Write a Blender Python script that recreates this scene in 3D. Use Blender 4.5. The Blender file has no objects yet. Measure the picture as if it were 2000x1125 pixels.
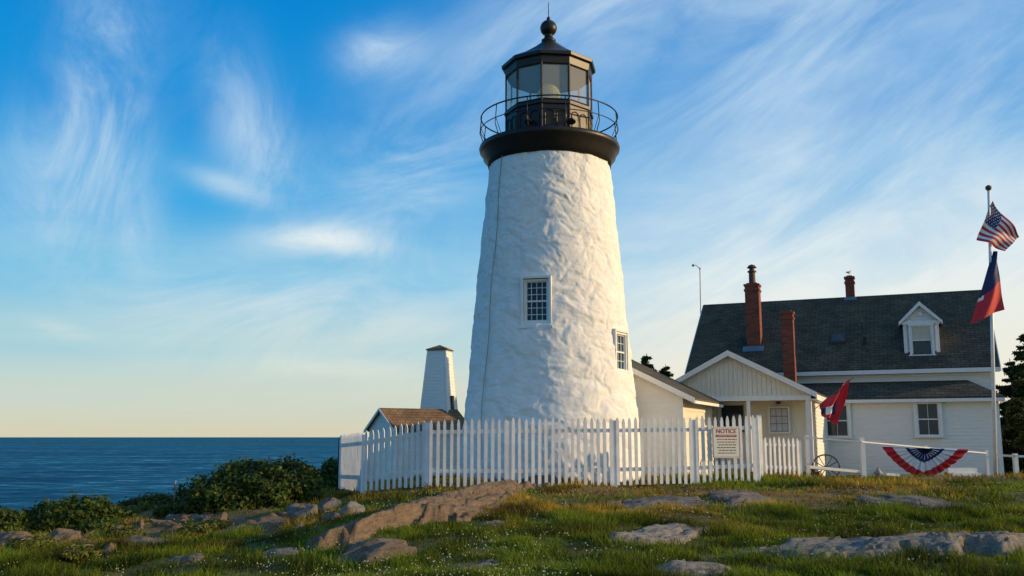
import bpy, math, random
import numpy as np
from mathutils import Vector, Matrix
random.seed(7); rng=np.random.default_rng(11)
S=bpy.context.scene
S.view_settings.view_transform='Standard'; S.view_settings.look='None'; S.view_settings.exposure=0

# ------------------------------------------------------------------ camera
F=1850.0; PITCH=math.atan(291/F); CP,SP=math.cos(PITCH),math.sin(PITCH)
cam=bpy.data.cameras.new('camera'); camo=bpy.data.objects.new('camera',cam); S.collection.objects.link(camo)
cam.sensor_width=36; cam.lens=36*F/2000; cam.clip_end=60000; cam.clip_start=.1
camo.rotation_euler=(math.pi/2+PITCH,0,0); S.camera=camo
def at(u,v,d):
    """world point seen along a survey sight line at ground distance d (eye level is z=0)"""
    x=(u-1000)/F; y=(562.5-v)/F; k=CP-y*SP
    return Vector((x/k*d,d,(SP+y*CP)/k*d))

# ------------------------------------------------------------------ noise / terrain
def vn(x,y,s=0):
    ix=np.floor(x); iy=np.floor(y); fx=x-ix; fy=y-iy
    fx=fx*fx*(3-2*fx); fy=fy*fy*(3-2*fy)
    def h(a,b):
        q=np.sin(a*127.1+b*311.7+s*74.7)*43758.5453; return q-np.floor(q)
    return (h(ix,iy)*(1-fx)+h(ix+1,iy)*fx)*(1-fy)+(h(ix,iy+1)*(1-fx)+h(ix+1,iy+1)*fx)*fy
def fbm(x,y,s=0,o=4,g=.5):
    r=0;a=1;t=0
    for i in range(o):
        r=r+a*vn(x,y,s+i*3.3); t+=a; a*=g; x=x*2.03+5.1; y=y*2.03+1.7
    return r/t
def sst(a,b,x):
    t=np.clip((x-a)/(b-a),0,1); return t*t*(3-2*t)
PY=[0,12,16,20,24,30,36,50,600]; PZ=[-1.6,-1.6,-1.33,-1.0,-1.0,-1.28,-1.55,-1.9,-2.5]
LY=[0,12,17,22,26,40,600]; LZ=[-1.7,-1.78,-1.8,-1.5,-1.5,-2.2,-3]
EY=[-60,0,15,19,21,25,30,38,46,52,60,700]; EX=[-60,-30,-15,-10.6,-8.6,-6.6,-7,-9,-8,0,14,60]
def terrain(x,y):
    x=np.asarray(x,float); y=np.asarray(y,float)
    s=1-sst(-6.5,-1.0,x)
    z=np.interp(y,PY,PZ)*(1-s)+np.interp(y,LY,LZ)*s
    z=z+(fbm(x*.35,y*.35,2,3)-.5)*.22+(fbm(x*1.6,y*1.6,5,3)-.5)*.09
    z=z+s*(fbm(x*.9,y*.9,9,4)-.5)*.35
    e=np.interp(y,EY,EX)+(fbm(x*.3,y*.3,31,3)-.5)*2
    c=sst(0,9,e-x)
    return z-c*13.5
def tz(x,y): return float(terrain(x,y))
def ground(u,v):
    d=6.0
    while d<80:
        p=at(u,v,d)
        if p.z<=tz(p.x,p.y): return p
        d+=.05
    return p

# ------------------------------------------------------------------ materials
def mat(name): 
    m=bpy.data.materials.new(name); m.use_nodes=True; nt=m.node_tree
    return m,nt,nt.nodes['Principled BSDF']
def N(nt,t,**k):
    n=nt.nodes.new(t)
    for a,b in k.items():
        if a in n.inputs: n.inputs[a].default_value=b
        else: setattr(n,a,b)
    return n
def ramp(nt,stops,fac):
    r=nt.nodes.new('ShaderNodeValToRGB'); e=r.color_ramp.elements
    while len(e)<len(stops): e.new(.5)
    for i,(p,c) in enumerate(stops): e[i].position=p; e[i].color=(*c,1)
    nt.links.new(fac,r.inputs[0]); return r
def simple(name,c1,c2=None,rough=.6,scale=6,bump=.0,bscale=None,stretch=(1,1,1),metal=0,spec=.5,detail=5):
    m,nt,b=mat(name); L=nt.links
    tc=N(nt,'ShaderNodeTexCoord'); mp=N(nt,'ShaderNodeMapping'); mp.inputs['Scale'].default_value=stretch
    L.new(tc.outputs['Object'],mp.inputs[0])
    n=N(nt,'ShaderNodeTexNoise',Scale=scale,Detail=detail,Roughness=.65); L.new(mp.outputs[0],n.inputs[0])
    r=ramp(nt,[(.3,c1),(.7,c2 or tuple(x*.85 for x in c1))],n.outputs[0]); L.new(r.outputs[0],b.inputs['Base Color'])
    b.inputs['Roughness'].default_value=rough; b.inputs['Metallic'].default_value=metal; b.inputs['Specular IOR Level'].default_value=spec
    if bump:
        n2=N(nt,'ShaderNodeTexNoise',Scale=bscale or scale*4,Detail=6,Roughness=.6); L.new(mp.outputs[0],n2.inputs[0])
        bp=N(nt,'ShaderNodeBump',Strength=1.0,Distance=bump); L.new(n2.outputs[0],bp.inputs['Height']); L.new(bp.outputs[0],b.inputs['Normal'])
    return m
M_tower=simple('whitewashed_stone',(.82,.81,.78),(.70,.69,.65),.75,3.2,.013,10,spec=.3,detail=8)
M_white=simple('white_paint',(.80,.79,.75),(.70,.69,.65),.55,5,.003,30)
M_pick=simple('picket_paint',(.80,.80,.79),(.60,.60,.58),.6,3.5,.004,40)
M_clap=simple('clapboard_paint',(.80,.775,.71),(.72,.695,.63),.6,3,.003,30,(1,1,4))
M_cream=simple('aged_white_board',(.76,.71,.59),(.66,.61,.49),.6,3,.004,30,(6,1,.5))
M_black=simple('black_iron',(.010,.008,.007),(.020,.016,.013),.42,5,.004,20,spec=.35)
M_pole=simple('painted_pole',(.78,.78,.76),None,.4,8)
M_trim=simple('grey_trim',(.25,.25,.24),None,.6,8)
M_gold=simple('brass',(.65,.42,.12),(.5,.33,.1),.25,8,metal=.9)
M_red=simple('flag_red',(.58,.02,.03),(.46,.015,.025),.7,10); M_blue=simple('flag_blue',(.012,.02,.11),(.01,.015,.08),.7,10)
M_fwhite=simple('flag_white',(.8,.78,.76),None,.7,10)
M_dark=simple('dark_interior',(.03,.03,.032),None,.8,5)
M_wood=simple('weathered_wood',(.22,.17,.12),(.14,.11,.08),.8,6,.01,20,(1,1,5))
M_rust=simple('rusty_iron',(.12,.06,.03),(.06,.03,.02),.7,20)
M_tarred=simple('lead_flashing',(.12,.20,.24),None,.5,10)
M_curtain=simple('curtain',(.62,.56,.44),(.5,.45,.36),.9,8,stretch=(6,6,.6))
def glassdark(name,c,rough=.06,spec=.4):
    m,nt,b=mat(name); b.inputs['Base Color'].default_value=(*c,1); b.inputs['Roughness'].default_value=rough
    b.inputs['Specular IOR Level'].default_value=spec
    n=N(nt,'ShaderNodeTexNoise',Scale=2.0,Detail=2); bp=N(nt,'ShaderNodeBump',Strength=.25,Distance=.02)
    tc=N(nt,'ShaderNodeTexCoord'); nt.links.new(tc.outputs['Object'],n.inputs[0])
    nt.links.new(n.outputs[0],bp.inputs['Height']); nt.links.new(bp.outputs[0],b.inputs['Normal']); return m
M_glass=glassdark('window_glass',(.02,.035,.05),.06,.35)
def lantern_glass():
    m,nt,b=mat('lantern_glass'); L=nt.links
    out=nt.nodes['Material Output']; tr=N(nt,'ShaderNodeBsdfTransparent'); tr.inputs[0].default_value=(.88,.91,.89,1)
    gl=N(nt,'ShaderNodeBsdfGlossy',Roughness=.04); gl.inputs[0].default_value=(.9,.9,.85,1)
    df=N(nt,'ShaderNodeBsdfDiffuse'); df.inputs[0].default_value=(.72,.68,.56,1)
    m1=N(nt,'ShaderNodeMixShader'); m1.inputs[0].default_value=.12
    m2=N(nt,'ShaderNodeMixShader'); m2.inputs[0].default_value=.25
    L.new(tr.outputs[0],m1.inputs[1]);L.new(gl.outputs[0],m1.inputs[2]);L.new(m1.outputs[0],m2.inputs[1]);L.new(df.outputs[0],m2.inputs[2]);L.new(m2.outputs[0],out.inputs[0])
    return m
M_lglass=lantern_glass()
def fres():
    m,nt,b=mat('fresnel_glass'); b.inputs['Base Color'].default_value=(.9,.85,.5,1); b.inputs['Roughness'].default_value=.1
    b.inputs['Transmission Weight'].default_value=.25; return m
M_fres=fres()
def shingle(name,c1,c2,sc=1.0):
    m,nt,b=mat(name); L=nt.links
    tc=N(nt,'ShaderNodeTexCoord'); sep=N(nt,'ShaderNodeSeparateXYZ'); L.new(tc.outputs['Object'],sep.inputs[0])
    mu=N(nt,'ShaderNodeMath',operation='MULTIPLY'); mu.inputs[1].default_value=1.45; L.new(sep.outputs[2],mu.inputs[0])
    cb=N(nt,'ShaderNodeCombineXYZ'); L.new(sep.outputs[0],cb.inputs[0]); L.new(mu.outputs[0],cb.inputs[1])
    br=N(nt,'ShaderNodeTexBrick',Scale=1.0); br.inputs['Color1'].default_value=(*c1,1); br.inputs['Color2'].default_value=(*c2,1)
    br.inputs['Mortar'].default_value=(*[x*.4 for x in c1],1); br.inputs['Brick Width'].default_value=.32*sc; br.inputs['Row Height'].default_value=.15*sc
    br.inputs['Mortar Size'].default_value=.010*sc; L.new(cb.outputs[0],br.inputs[0])
    n=N(nt,'ShaderNodeTexNoise',Scale=1.3,Detail=8,Roughness=.75); L.new(tc.outputs['Object'],n.inputs[0])
    r=ramp(nt,[(.3,(.5,.5,.5)),(.7,(1.6,1.45,1.2))],n.outputs[0])
    mx=N(nt,'ShaderNodeMix',data_type='RGBA',blend_type='MULTIPLY'); mx.inputs[0].default_value=1
    L.new(br.outputs[0],mx.inputs[6]); L.new(r.outputs[0],mx.inputs[7]); L.new(mx.outputs[2],b.inputs['Base Color'])
    bp=N(nt,'ShaderNodeBump',Strength=.8,Distance=.015,invert=True); L.new(br.outputs[1],bp.inputs['Height']); L.new(bp.outputs[0],b.inputs['Normal'])
    b.inputs['Roughness'].default_value=.9; b.inputs['Specular IOR Level'].default_value=.2; return m
M_roof=shingle('roof_shingles',(.062,.060,.048),(.095,.088,.068),.9)
M_broof=shingle('brown_shingles',(.16,.11,.07),(.2,.14,.09))
def brick():
    m,nt,b=mat('chimney_brick'); L=nt.links
    tc=N(nt,'ShaderNodeTexCoord'); sep=N(nt,'ShaderNodeSeparateXYZ'); L.new(tc.outputs['Object'],sep.inputs[0])
    ad=N(nt,'ShaderNodeMath',operation='ADD'); L.new(sep.outputs[0],ad.inputs[0]); L.new(sep.outputs[1],ad.inputs[1])
    cb=N(nt,'ShaderNodeCombineXYZ'); L.new(ad.outputs[0],cb.inputs[0]); L.new(sep.outputs[2],cb.inputs[1])
    br=N(nt,'ShaderNodeTexBrick',Scale=1.0); br.inputs['Color1'].default_value=(.30,.055,.018,1); br.inputs['Color2'].default_value=(.15,.028,.012,1)
    br.inputs['Mortar'].default_value=(.16,.10,.07,1); br.inputs['Brick Width'].default_value=.21; br.inputs['Row Height'].default_value=.075; br.inputs['Mortar Size'].default_value=.009
    L.new(cb.outputs[0],br.inputs[0]); L.new(br.outputs[0],b.inputs['Base Color']); b.inputs['Roughness'].default_value=.85
    bp=N(nt,'ShaderNodeBump',Strength=.7,Distance=.012,invert=True); L.new(br.outputs[1],bp.inputs['Height']); L.new(bp.outputs[0],b.inputs['Normal'])
    return m
M_brick=brick()
def colmat(name,rough=.8,trans=0,noise=0,nscale=8,bump=0):
    m,nt,b=mat(name); L=nt.links
    a=N(nt,'ShaderNodeAttribute',attribute_name='Col'); src=a.outputs['Color']
    if noise:
        tc=N(nt,'ShaderNodeTexCoord'); n=N(nt,'ShaderNodeTexNoise',Scale=nscale,Detail=8,Roughness=.75); L.new(tc.outputs['Object'],n.inputs[0])
        r=ramp(nt,[(.3,(1-noise,)*3),(.7,(1+noise,)*3)],n.outputs[0])
        mx=N(nt,'ShaderNodeMix',data_type='RGBA',blend_type='MULTIPLY'); mx.inputs[0].default_value=1
        L.new(src,mx.inputs[6]); L.new(r.outputs[0],mx.inputs[7]); src=mx.outputs[2]
        if bump:
            bp=N(nt,'ShaderNodeBump',Strength=1,Distance=bump); L.new(n.outputs[0],bp.inputs['Height']); L.new(bp.outputs[0],b.inputs['Normal'])
    L.new(src,b.inputs['Base Color']); b.inputs['Roughness'].default_value=rough; b.inputs['Specular IOR Level'].default_value=.2
    if trans:
        out=nt.nodes['Material Output']; t=N(nt,'ShaderNodeBsdfTranslucent'); L.new(src,t.inputs[0])
        ms=N(nt,'ShaderNodeMixShader'); ms.inputs[0].default_value=trans; L.new(b.outputs[0],ms.inputs[1]); L.new(t.outputs[0],ms.inputs[2]); L.new(ms.outputs[0],out.inputs[0])
    return m
M_ground=colmat('ground_soil',.95,0,.5,9,.05); M_leaf=colmat('leaf',.5,.3); M_blade=colmat('grass_blade',.6,.42)
def rockmat():
    m,nt,b=mat('gneiss_rock'); L=nt.links
    tc=N(nt,'ShaderNodeTexCoord'); a=N(nt,'ShaderNodeAttribute',attribute_name='Col')
    mp=N(nt,'ShaderNodeMapping'); mp.inputs['Scale'].default_value=(1,6,4); mp.inputs['Rotation'].default_value=(0,.15,.15); L.new(tc.outputs['Object'],mp.inputs[0])
    n=N(nt,'ShaderNodeTexNoise',Scale=3.0,Detail=12,Roughness=.78); L.new(mp.outputs[0],n.inputs[0])
    r=ramp(nt,[(.32,(.18,.16,.14)),(.44,(.68,.63,.58)),(.60,(1.05,1.0,.94)),(.72,(1.9,1.85,1.8))],n.outputs[0])
    n2=N(nt,'ShaderNodeTexNoise',Scale=1.9,Detail=9,Roughness=.75); L.new(tc.outputs['Object'],n2.inputs[0])
    r2=ramp(nt,[(.32,(.40,.40,.38)),(.44,(1,1,1)),(.55,(1,1,1)),(.66,(.85,.62,.38))],n2.outputs[0])
    mx=N(nt,'ShaderNodeMix',data_type='RGBA',blend_type='MULTIPLY'); mx.inputs[0].default_value=1
    L.new(a.outputs['Color'],mx.inputs[6]); L.new(r.outputs[0],mx.inputs[7])
    mx2=N(nt,'ShaderNodeMix',data_type='RGBA',blend_type='MULTIPLY'); mx2.inputs[0].default_value=.9
    L.new(mx.outputs[2],mx2.inputs[6]); L.new(r2.outputs[0],mx2.inputs[7]); L.new(mx2.outputs[2],b.inputs['Base Color'])
    b.inputs['Roughness'].default_value=.85; b.inputs['Specular IOR Level'].default_value=.25
    bp=N(nt,'ShaderNodeBump',Strength=1,Distance=.10); L.new(n.outputs[0],bp.inputs['Height']); L.new(bp.outputs[0],b.inputs['Normal'])
    return m
M_rock=rockmat()
def seamat():
    m,nt,b=mat('sea_water'); L=nt.links
    tc=N(nt,'ShaderNodeTexCoord')
    def nz(scale,sx,det,rough,dist=.4):
        mp=N(nt,'ShaderNodeMapping'); mp.inputs['Scale'].default_value=(sx,1,1); mp.inputs['Rotation'].default_value=(0,0,.08); L.new(tc.outputs['Object'],mp.inputs[0])
        n=N(nt,'ShaderNodeTexNoise',Scale=scale,Detail=det,Roughness=rough,Distortion=dist); L.new(mp.outputs[0],n.inputs[0]); return n.outputs[0]
    n1=nz(.20,.5,9,.72); n2=nz(.03,.4,8,.75); n3=nz(.0035,.25,5,.6)
    r=ramp(nt,[(.38,(.003,.035,.07)),(.48,(.008,.085,.145)),(.57,(.018,.14,.21)),(.66,(.16,.40,.48))],n1)  # pale top stop paints wave glints into the water colour
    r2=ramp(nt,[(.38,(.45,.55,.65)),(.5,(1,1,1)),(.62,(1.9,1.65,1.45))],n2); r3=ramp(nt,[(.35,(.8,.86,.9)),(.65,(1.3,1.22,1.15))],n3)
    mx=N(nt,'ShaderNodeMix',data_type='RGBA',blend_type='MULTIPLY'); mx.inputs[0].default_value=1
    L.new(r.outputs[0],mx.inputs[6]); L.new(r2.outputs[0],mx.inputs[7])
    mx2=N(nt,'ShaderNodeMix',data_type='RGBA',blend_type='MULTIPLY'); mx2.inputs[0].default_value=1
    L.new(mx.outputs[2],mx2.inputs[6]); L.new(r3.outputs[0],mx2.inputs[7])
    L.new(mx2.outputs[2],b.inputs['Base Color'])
    b.inputs['Roughness'].default_value=.6; b.inputs['Specular IOR Level'].default_value=.0
    bp=N(nt,'ShaderNodeBump',Strength=.8,Distance=1.0); L.new(n1,bp.inputs['Height']); L.new(bp.outputs[0],b.inputs['Normal'])
    g=N(nt,'ShaderNodeBsdfGlossy',Roughness=.3); g.inputs[0].default_value=(.4,.75,.95,1); L.new(bp.outputs[0],g.inputs['Normal'])
    ms=N(nt,'ShaderNodeMixShader'); ms.inputs[0].default_value=.09; L.new(b.outputs[0],ms.inputs[1]); L.new(g.outputs[0],ms.inputs[2]); L.new(ms.outputs[0],nt.nodes['Material Output'].inputs[0])
    return m
M_sea=seamat()

# ------------------------------------------------------------------ mesh helpers
def link(o,parent=None):
    S.collection.objects.link(o)
    if parent: o.parent=parent
    return o
def empty(name,loc=(0,0,0),rz=0,parent=None):
    e=bpy.data.objects.new(name,None); e.location=loc; e.rotation_euler=(0,0,rz); e.empty_display_size=.3; return link(e,parent)
class MB:
    def __init__(s): s.v=[];s.f=[];s.m=[]
    def add(s,vs,fs,mi=0):
        o=len(s.v); s.v+= [tuple(x) for x in vs]; s.f+=[tuple(i+o for i in f) for f in fs]; s.m+=[mi]*len(fs); return s
    def box(s,x0,x1,y0,y1,z0,z1,mi=0):
        return s.add([(x0,y0,z0),(x1,y0,z0),(x1,y1,z0),(x0,y1,z0),(x0,y0,z1),(x1,y0,z1),(x1,y1,z1),(x0,y1,z1)],
          [(0,3,2,1),(4,5,6,7),(0,1,5,4),(1,2,6,5),(2,3,7,6),(3,0,4,7)],mi)
    def slab(s,p,t,mi=0):
        """quad p (counter-clockwise from outside) thickened by vector t"""
        t=Vector(t); n=len(p); vs=[Vector(q) for q in p]+[Vector(q)+t for q in p]
        fs=[tuple(range(n)),tuple(range(2*n-1,n-1,-1))]+[(i,i+n,(i+1)%n+n,(i+1)%n) for i in range(n)]
        return s.add(vs,fs,mi)
    def tube(s,pts,r,n=6,closed=False,mi=0):
        pts=[Vector(p) for p in pts]; m=len(pts); vs=[]; fs=[]
        rr=r if isinstance(r,(list,tuple)) else [r]*m
        for i,p in enumerate(pts):
            a=pts[(i-1)%m] if (closed or i>0) else p; b=pts[(i+1)%m] if (closed or i<m-1) else p
            d=(b-a).normalized(); up=Vector((0,0,1)) if abs(d.z)<.9 else Vector((1,0,0))
            x=d.cross(up).normalized(); y=x.cross(d)
            for j in range(n):
                t=2*math.pi*j/n; vs.append(p+(x*math.cos(t)+y*math.sin(t))*rr[i])
        for i in range(m if closed else m-1):
            for j in range(n):
                fs.append((i*n+j,i*n+(j+1)%n,((i+1)%m)*n+(j+1)%n,((i+1)%m)*n+j))
        if not closed: fs+=[tuple(range(n-1,-1,-1)),tuple((m-1)*n+j for j in range(n))]
        return s.add(vs,fs,mi)
    def lathe(s,prof,n=48,c=(0,0),off=0,mi=0,cap=True):
        vs=[];fs=[]
        for (r,z) in prof:
            for j in range(n):
                t=off+2*math.pi*j/n; vs.append((c[0]+r*math.sin(t),c[1]-r*math.cos(t),z))
        for i in range(len(prof)-1):
            for j in range(n): fs.append((i*n+j,i*n+(j+1)%n,(i+1)*n+(j+1)%n,(i+1)*n+j))
        if cap: fs+=[tuple(range(n-1,-1,-1)),tuple((len(prof)-1)*n+j for j in range(n))]
        return s.add(vs,fs,mi)
    def clap(s,a,b,z0,z1,out,step=.115,lip=.018,topfn=None,mi=0):
        """clapboard wall from a to b (2D), outward normal 'out' (2D); topfn(z) gives the (t0,t1) range for gables"""
        a=Vector(a);b=Vector(b);out=Vector(out); z=z0
        while z<z1-1e-4:
            zz=min(z+step,z1); l0,l1=(0,1) if not topfn else topfn(z); m0,m1=(0,1) if not topfn else topfn(zz)
            if l1-l0<.01: break
            P=lambda t,o,h: (a.x+(b.x-a.x)*t+out.x*o, a.y+(b.y-a.y)*t+out.y*o, h)
            s.add([P(l0,lip,z),P(l1,lip,z),P(m1,0,zz),P(m0,0,zz),P(l0,0,z),P(l1,0,z)],[(0,1,2,3),(4,5,1,0)],mi); z=zz
        return s
    def obj(s,name,mats,parent=None,smooth=False):
        me=bpy.data.meshes.new(name); me.from_pydata(s.v,[],s.f); 
        for m in (mats if isinstance(mats,(list,tuple)) else [mats]): me.materials.append(m)
        me.polygons.foreach_set('material_index',s.m)
        if smooth: me.polygons.foreach_set('use_smooth',[True]*len(s.f))
        me.update(); return link(bpy.data.objects.new(name,me),parent)
def npmesh(name,V,Fc,m,parent=None,col=None,smooth=False):
    V=np.asarray(V,np.float32); Fc=np.asarray(Fc,np.int32); k=Fc.shape[1]
    me=bpy.data.meshes.new(name); me.vertices.add(len(V)); me.vertices.foreach_set('co',V.ravel())
    me.loops.add(Fc.size); me.loops.foreach_set('vertex_index',Fc.ravel())
    me.polygons.add(len(Fc)); me.polygons.foreach_set('loop_start',np.arange(0,Fc.size,k,dtype=np.int32)); me.polygons.foreach_set('loop_total',np.full(len(Fc),k,np.int32))
    if smooth: me.polygons.foreach_set('use_smooth',np.ones(len(Fc),bool))
    if col is not None:
        ca=me.color_attributes.new('Col','FLOAT_COLOR','POINT'); c=np.ones((len(V),4),np.float32); c[:,:3]=col; ca.data.foreach_set('color',c.ravel())
    me.materials.append(m); me.update(); me.validate(); return link(bpy.data.objects.new(name,me),parent)
def gridfaces(nx,ny):
    i=np.arange(nx*ny).reshape(ny,nx); return np.stack([i[:-1,:-1],i[:-1,1:],i[1:,1:],i[1:,:-1]],-1).reshape(-1,4)

# ------------------------------------------------------------------ world: sky
SUN_AZ=math.radians(96); SUN_EL=math.radians(13)
W=bpy.data.worlds.new('World'); S.world=W; W.use_nodes=True; nt=W.node_tree; L=nt.links; bg=nt.nodes['Background']
sky=N(nt,'ShaderNodeTexSky',sky_type='NISHITA',sun_disc=False); sky.sun_elevation=SUN_EL; sky.sun_rotation=SUN_AZ
sky.air_density=1.0; sky.dust_density=.6; sky.ozone_density=2.0
def mth(op,a,b=None,c=None):
    n=nt.nodes.new('ShaderNodeMath'); n.operation=op
    for i,x in enumerate((a,b,c)):
        if x is None: continue
        if isinstance(x,(int,float)): n.inputs[i].default_value=x
        else: L.new(x,n.inputs[i])
    return n.outputs[0]
tc=N(nt,'ShaderNodeTexCoord'); sp=N(nt,'ShaderNodeSeparateXYZ'); L.new(tc.outputs['Generated'],sp.inputs[0])
AZ=mth('ARCTAN2',sp.outputs[0],sp.outputs[1]); EL=mth('ARCSINE',sp.outputs[2])
def rot(cx,cy,ang):
    ca,sa=math.cos(ang),math.sin(ang); dx=mth('SUBTRACT',AZ,cx); dy=mth('SUBTRACT',EL,cy)
    return mth('ADD',mth('MULTIPLY',dx,ca),mth('MULTIPLY',dy,sa)), mth('SUBTRACT',mth('MULTIPLY',dy,ca),mth('MULTIPLY',dx,sa))
def blob(u,v,w,h,ang=0,amp=1):
    d=at(u,v,100).normalized(); a,b=rot(math.atan2(d.x,d.y),math.asin(d.z),math.radians(ang))
    q=mth('ADD',mth('POWER',mth('ABSOLUTE',mth('DIVIDE',a,w/F)),2),mth('POWER',mth('ABSOLUTE',mth('DIVIDE',b,h/F)),2))
    return mth('MULTIPLY',mth('EXPONENT',mth('MULTIPLY',q,-1)),amp)
def streak(ang,sx,sy,seed,dist=.6,detail=8,rough=.6):
    a,b=rot(0,0,math.radians(ang)); cb=N(nt,'ShaderNodeCombineXYZ'); L.new(mth('MULTIPLY',a,sx),cb.inputs[0]); L.new(mth('MULTIPLY',b,sy),cb.inputs[1]); cb.inputs[2].default_value=seed
    n=N(nt,'ShaderNodeTexNoise',Scale=1,Detail=detail,Roughness=rough,Distortion=dist); L.new(cb.outputs[0],n.inputs[0]); return n.outputs[0]
def ss(x,a,b):
    n=nt.nodes.new('ShaderNodeMapRange'); n.interpolation_type='SMOOTHSTEP'; L.new(x,n.inputs[0]); n.inputs[1].default_value=a; n.inputs[2].default_value=b; return n.outputs[0]
s_vert=ss(streak(80,6,11,1.3,.7,10,.66),.30,.76); s_diag=ss(streak(27,2.6,8,4.1,.8,9,.62),.28,.78); s_soft=ss(streak(14,4.5,11,8.2,.9,10,.66),.30,.76); s_hor=ss(streak(4,2.5,16,2.2,.8,6,.55),.30,.75)
def sumup(l):
    r=l[0]
    for x in l[1:]: r=mth('ADD',r,x)
    return r
left=sumup([blob(185,230,85,210,-6,.72),blob(270,390,45,130,6,.35),blob(500,270,70,150,26,.62),blob(60,330,130,100,0,.30),blob(215,50,60,50,0,.3)])
mid=sumup([blob(600,460,120,30,10,.62),blob(690,478,110,26,-2,.50),blob(745,95,80,40,15,.7),blob(450,365,80,22,-16,.5),blob(820,320,190,130,35,.5),blob(640,620,330,100,5,.45),blob(300,560,300,90,-8,.25),blob(620,720,220,30,0,.4),blob(100,640,60,15,-12,.35)])
right=mth('ADD',mth('MULTIPLY',ss(AZ,-.12,.32),.82),blob(1050,60,330,110,22,.5))
dens=sumup([mth('MULTIPLY',left,mth('ADD',mth('MULTIPLY',s_vert,.85),.10)),mth('MULTIPLY',mid,mth('ADD',mth('MULTIPLY',s_soft,.9),.12)),mth('MULTIPLY',right,mth('ADD',mth('MULTIPLY',s_diag,.74),.18)),mth('MULTIPLY',s_hor,mth('MULTIPLY',ss(EL,.36,.1),.14))])
haze=mth('MULTIPLY',ss(EL,.32,.04),mth('MULTIPLY',ss(AZ,-.30,.42),.78))
dens=mth('MINIMUM',mth('ADD',dens,haze),.94)
# clear sky: physical sky blended with the deep polarised blue of the evening
clear=ramp(nt,[(0,(.68,.66,.50)),(.04,(.60,.69,.62)),(.09,(.37,.64,.73)),(.16,(.13,.52,.80)),(.24,(.035,.40,.80)),(.34,(.003,.29,.73)),(.48,(.002,.24,.67)),(1,(.005,.13,.42))],EL)
clear.color_ramp.interpolation='EASE'
cs=N(nt,'ShaderNodeVectorMath',operation='SCALE'); L.new(clear.outputs[0],cs.inputs[0]); cs.inputs['Scale'].default_value=10.0
hs=N(nt,'ShaderNodeHueSaturation',Saturation=1.5,Value=1.1); L.new(sky.outputs[0],hs.inputs['Color'])
base=N(nt,'ShaderNodeMix',data_type='RGBA'); base.inputs[0].default_value=.90; L.new(hs.outputs[0],base.inputs[6]); L.new(cs.outputs[0],base.inputs[7])
cc=ramp(nt,[(0,(.94,.82,.58)),(.07,(.94,.90,.76)),(.16,(.89,.94,.92)),(.35,(.74,.90,.99))],EL)
sc=N(nt,'ShaderNodeVectorMath',operation='SCALE'); L.new(cc.outputs[0],sc.inputs[0]); sc.inputs['Scale'].default_value=9.4
mx=N(nt,'ShaderNodeMix',data_type='RGBA'); L.new(dens,mx.inputs[0]); L.new(base.outputs[2],mx.inputs[6]); L.new(sc.outputs[0],mx.inputs[7])
L.new(mx.outputs[2],bg.inputs[0]); bg.inputs[1].default_value=.1
sl=bpy.data.lights.new('sun','SUN'); sl.energy=4.6; sl.angle=math.radians(.5); sl.color=(1,.70,.36)
so=bpy.data.objects.new('sun',sl); S.collection.objects.link(so)
sd=Vector((math.sin(SUN_AZ)*math.cos(SUN_EL),math.cos(SUN_AZ)*math.cos(SUN_EL),math.sin(SUN_EL))); so.rotation_euler=sd.to_track_quat('Z','Y').to_euler(); so.location=sd*50

# ------------------------------------------------------------------ rocks list first (grass avoids them)
rocks=[] # (cx,cy,halfL,halfW,H,ang,seed,col,tilt)
def rock_px(u0,v0,u1,v1,wid,H,seed,col=(.30,.26,.21),tilt=0,ext=1.0):
    a=ground(u0,v0); b=ground(u1,v1); c=(a+b)/2; d=b-a
    rocks.append((c.x,c.y,math.hypot(d.x,d.y)/2*ext,wid/2,H,math.atan2(d.y,d.x),seed,col,tilt))
TAN=(.30,.235,.17); GR=(.25,.245,.235); PALE=(.38,.375,.36)
rock_px(640,1068,1045,944,1.85,.32,1,TAN,.18,1.12)
rock_px(655,1108,805,1066,1.0,.20,2,(.26,.22,.17),.1,1.1)
rock_px(850,1114,985,1100,.6,.13,3,GR,0,1.15)
rock_px(1200,1064,1360,1038,.85,.17,4,PALE,.1,1.15)
rock_px(1160,990,1390,984,1.3,.11,5,GR,0,1.1)
rock_px(1390,980,1525,974,1.3,.14,6,GR)
rock_px(1080,985,1110,984,.5,.07,7,TAN)
rock_px(1680,978,1940,992,1.2,.11,8,GR,0,1.1)
rock_px(1480,1082,2020,1062,1.7,.31,9,PALE,.14,1.15)
rock_px(1250,1124,1460,1121,.75,.20,10,PALE,0,1.1)
rock_px(-20,1074,60,1066,.8,.28,12,TAN,0,1.1); rock_px(75,1070,155,1062,.7,.28,13,TAN,0,1.1)
rock_px(190,1078,232,1074,.4,.17,14,TAN); rock_px(290,1052,390,1040,.8,.26,15,(.28,.18,.10))
rock_px(612,996,672,990,.8,.26,16,GR); rock_px(658,1010,712,1004,.65,.25,17,PALE)
rock_px(420,1042,580,1022,1.2,.26,18,TAN); rock_px(550,1012,620,1000,.9,.26,19,GR)
rock_px(230,1064,360,1056,.6,.15,20,GR); rock_px(300,1098,400,1090,.5,.11,21,GR)
rock_px(60,1100,170,1098,.5,.10,22,GR); rock_px(500,1090,590,1082,.45,.09,23,GR); rock_px(930,1030,1010,1022,.5,.10,24,TAN)
for i in range(44):
    u=rng.uniform(-60,640); v=rng.uniform(1014,1066)+ (0 if u<350 else -12); rock_px(u,v,u+rng.uniform(14,75),v-2,rng.uniform(.22,.6),rng.uniform(.07,.19),40+i,(TAN,GR,(.26,.19,.13))[i%3])
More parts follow.
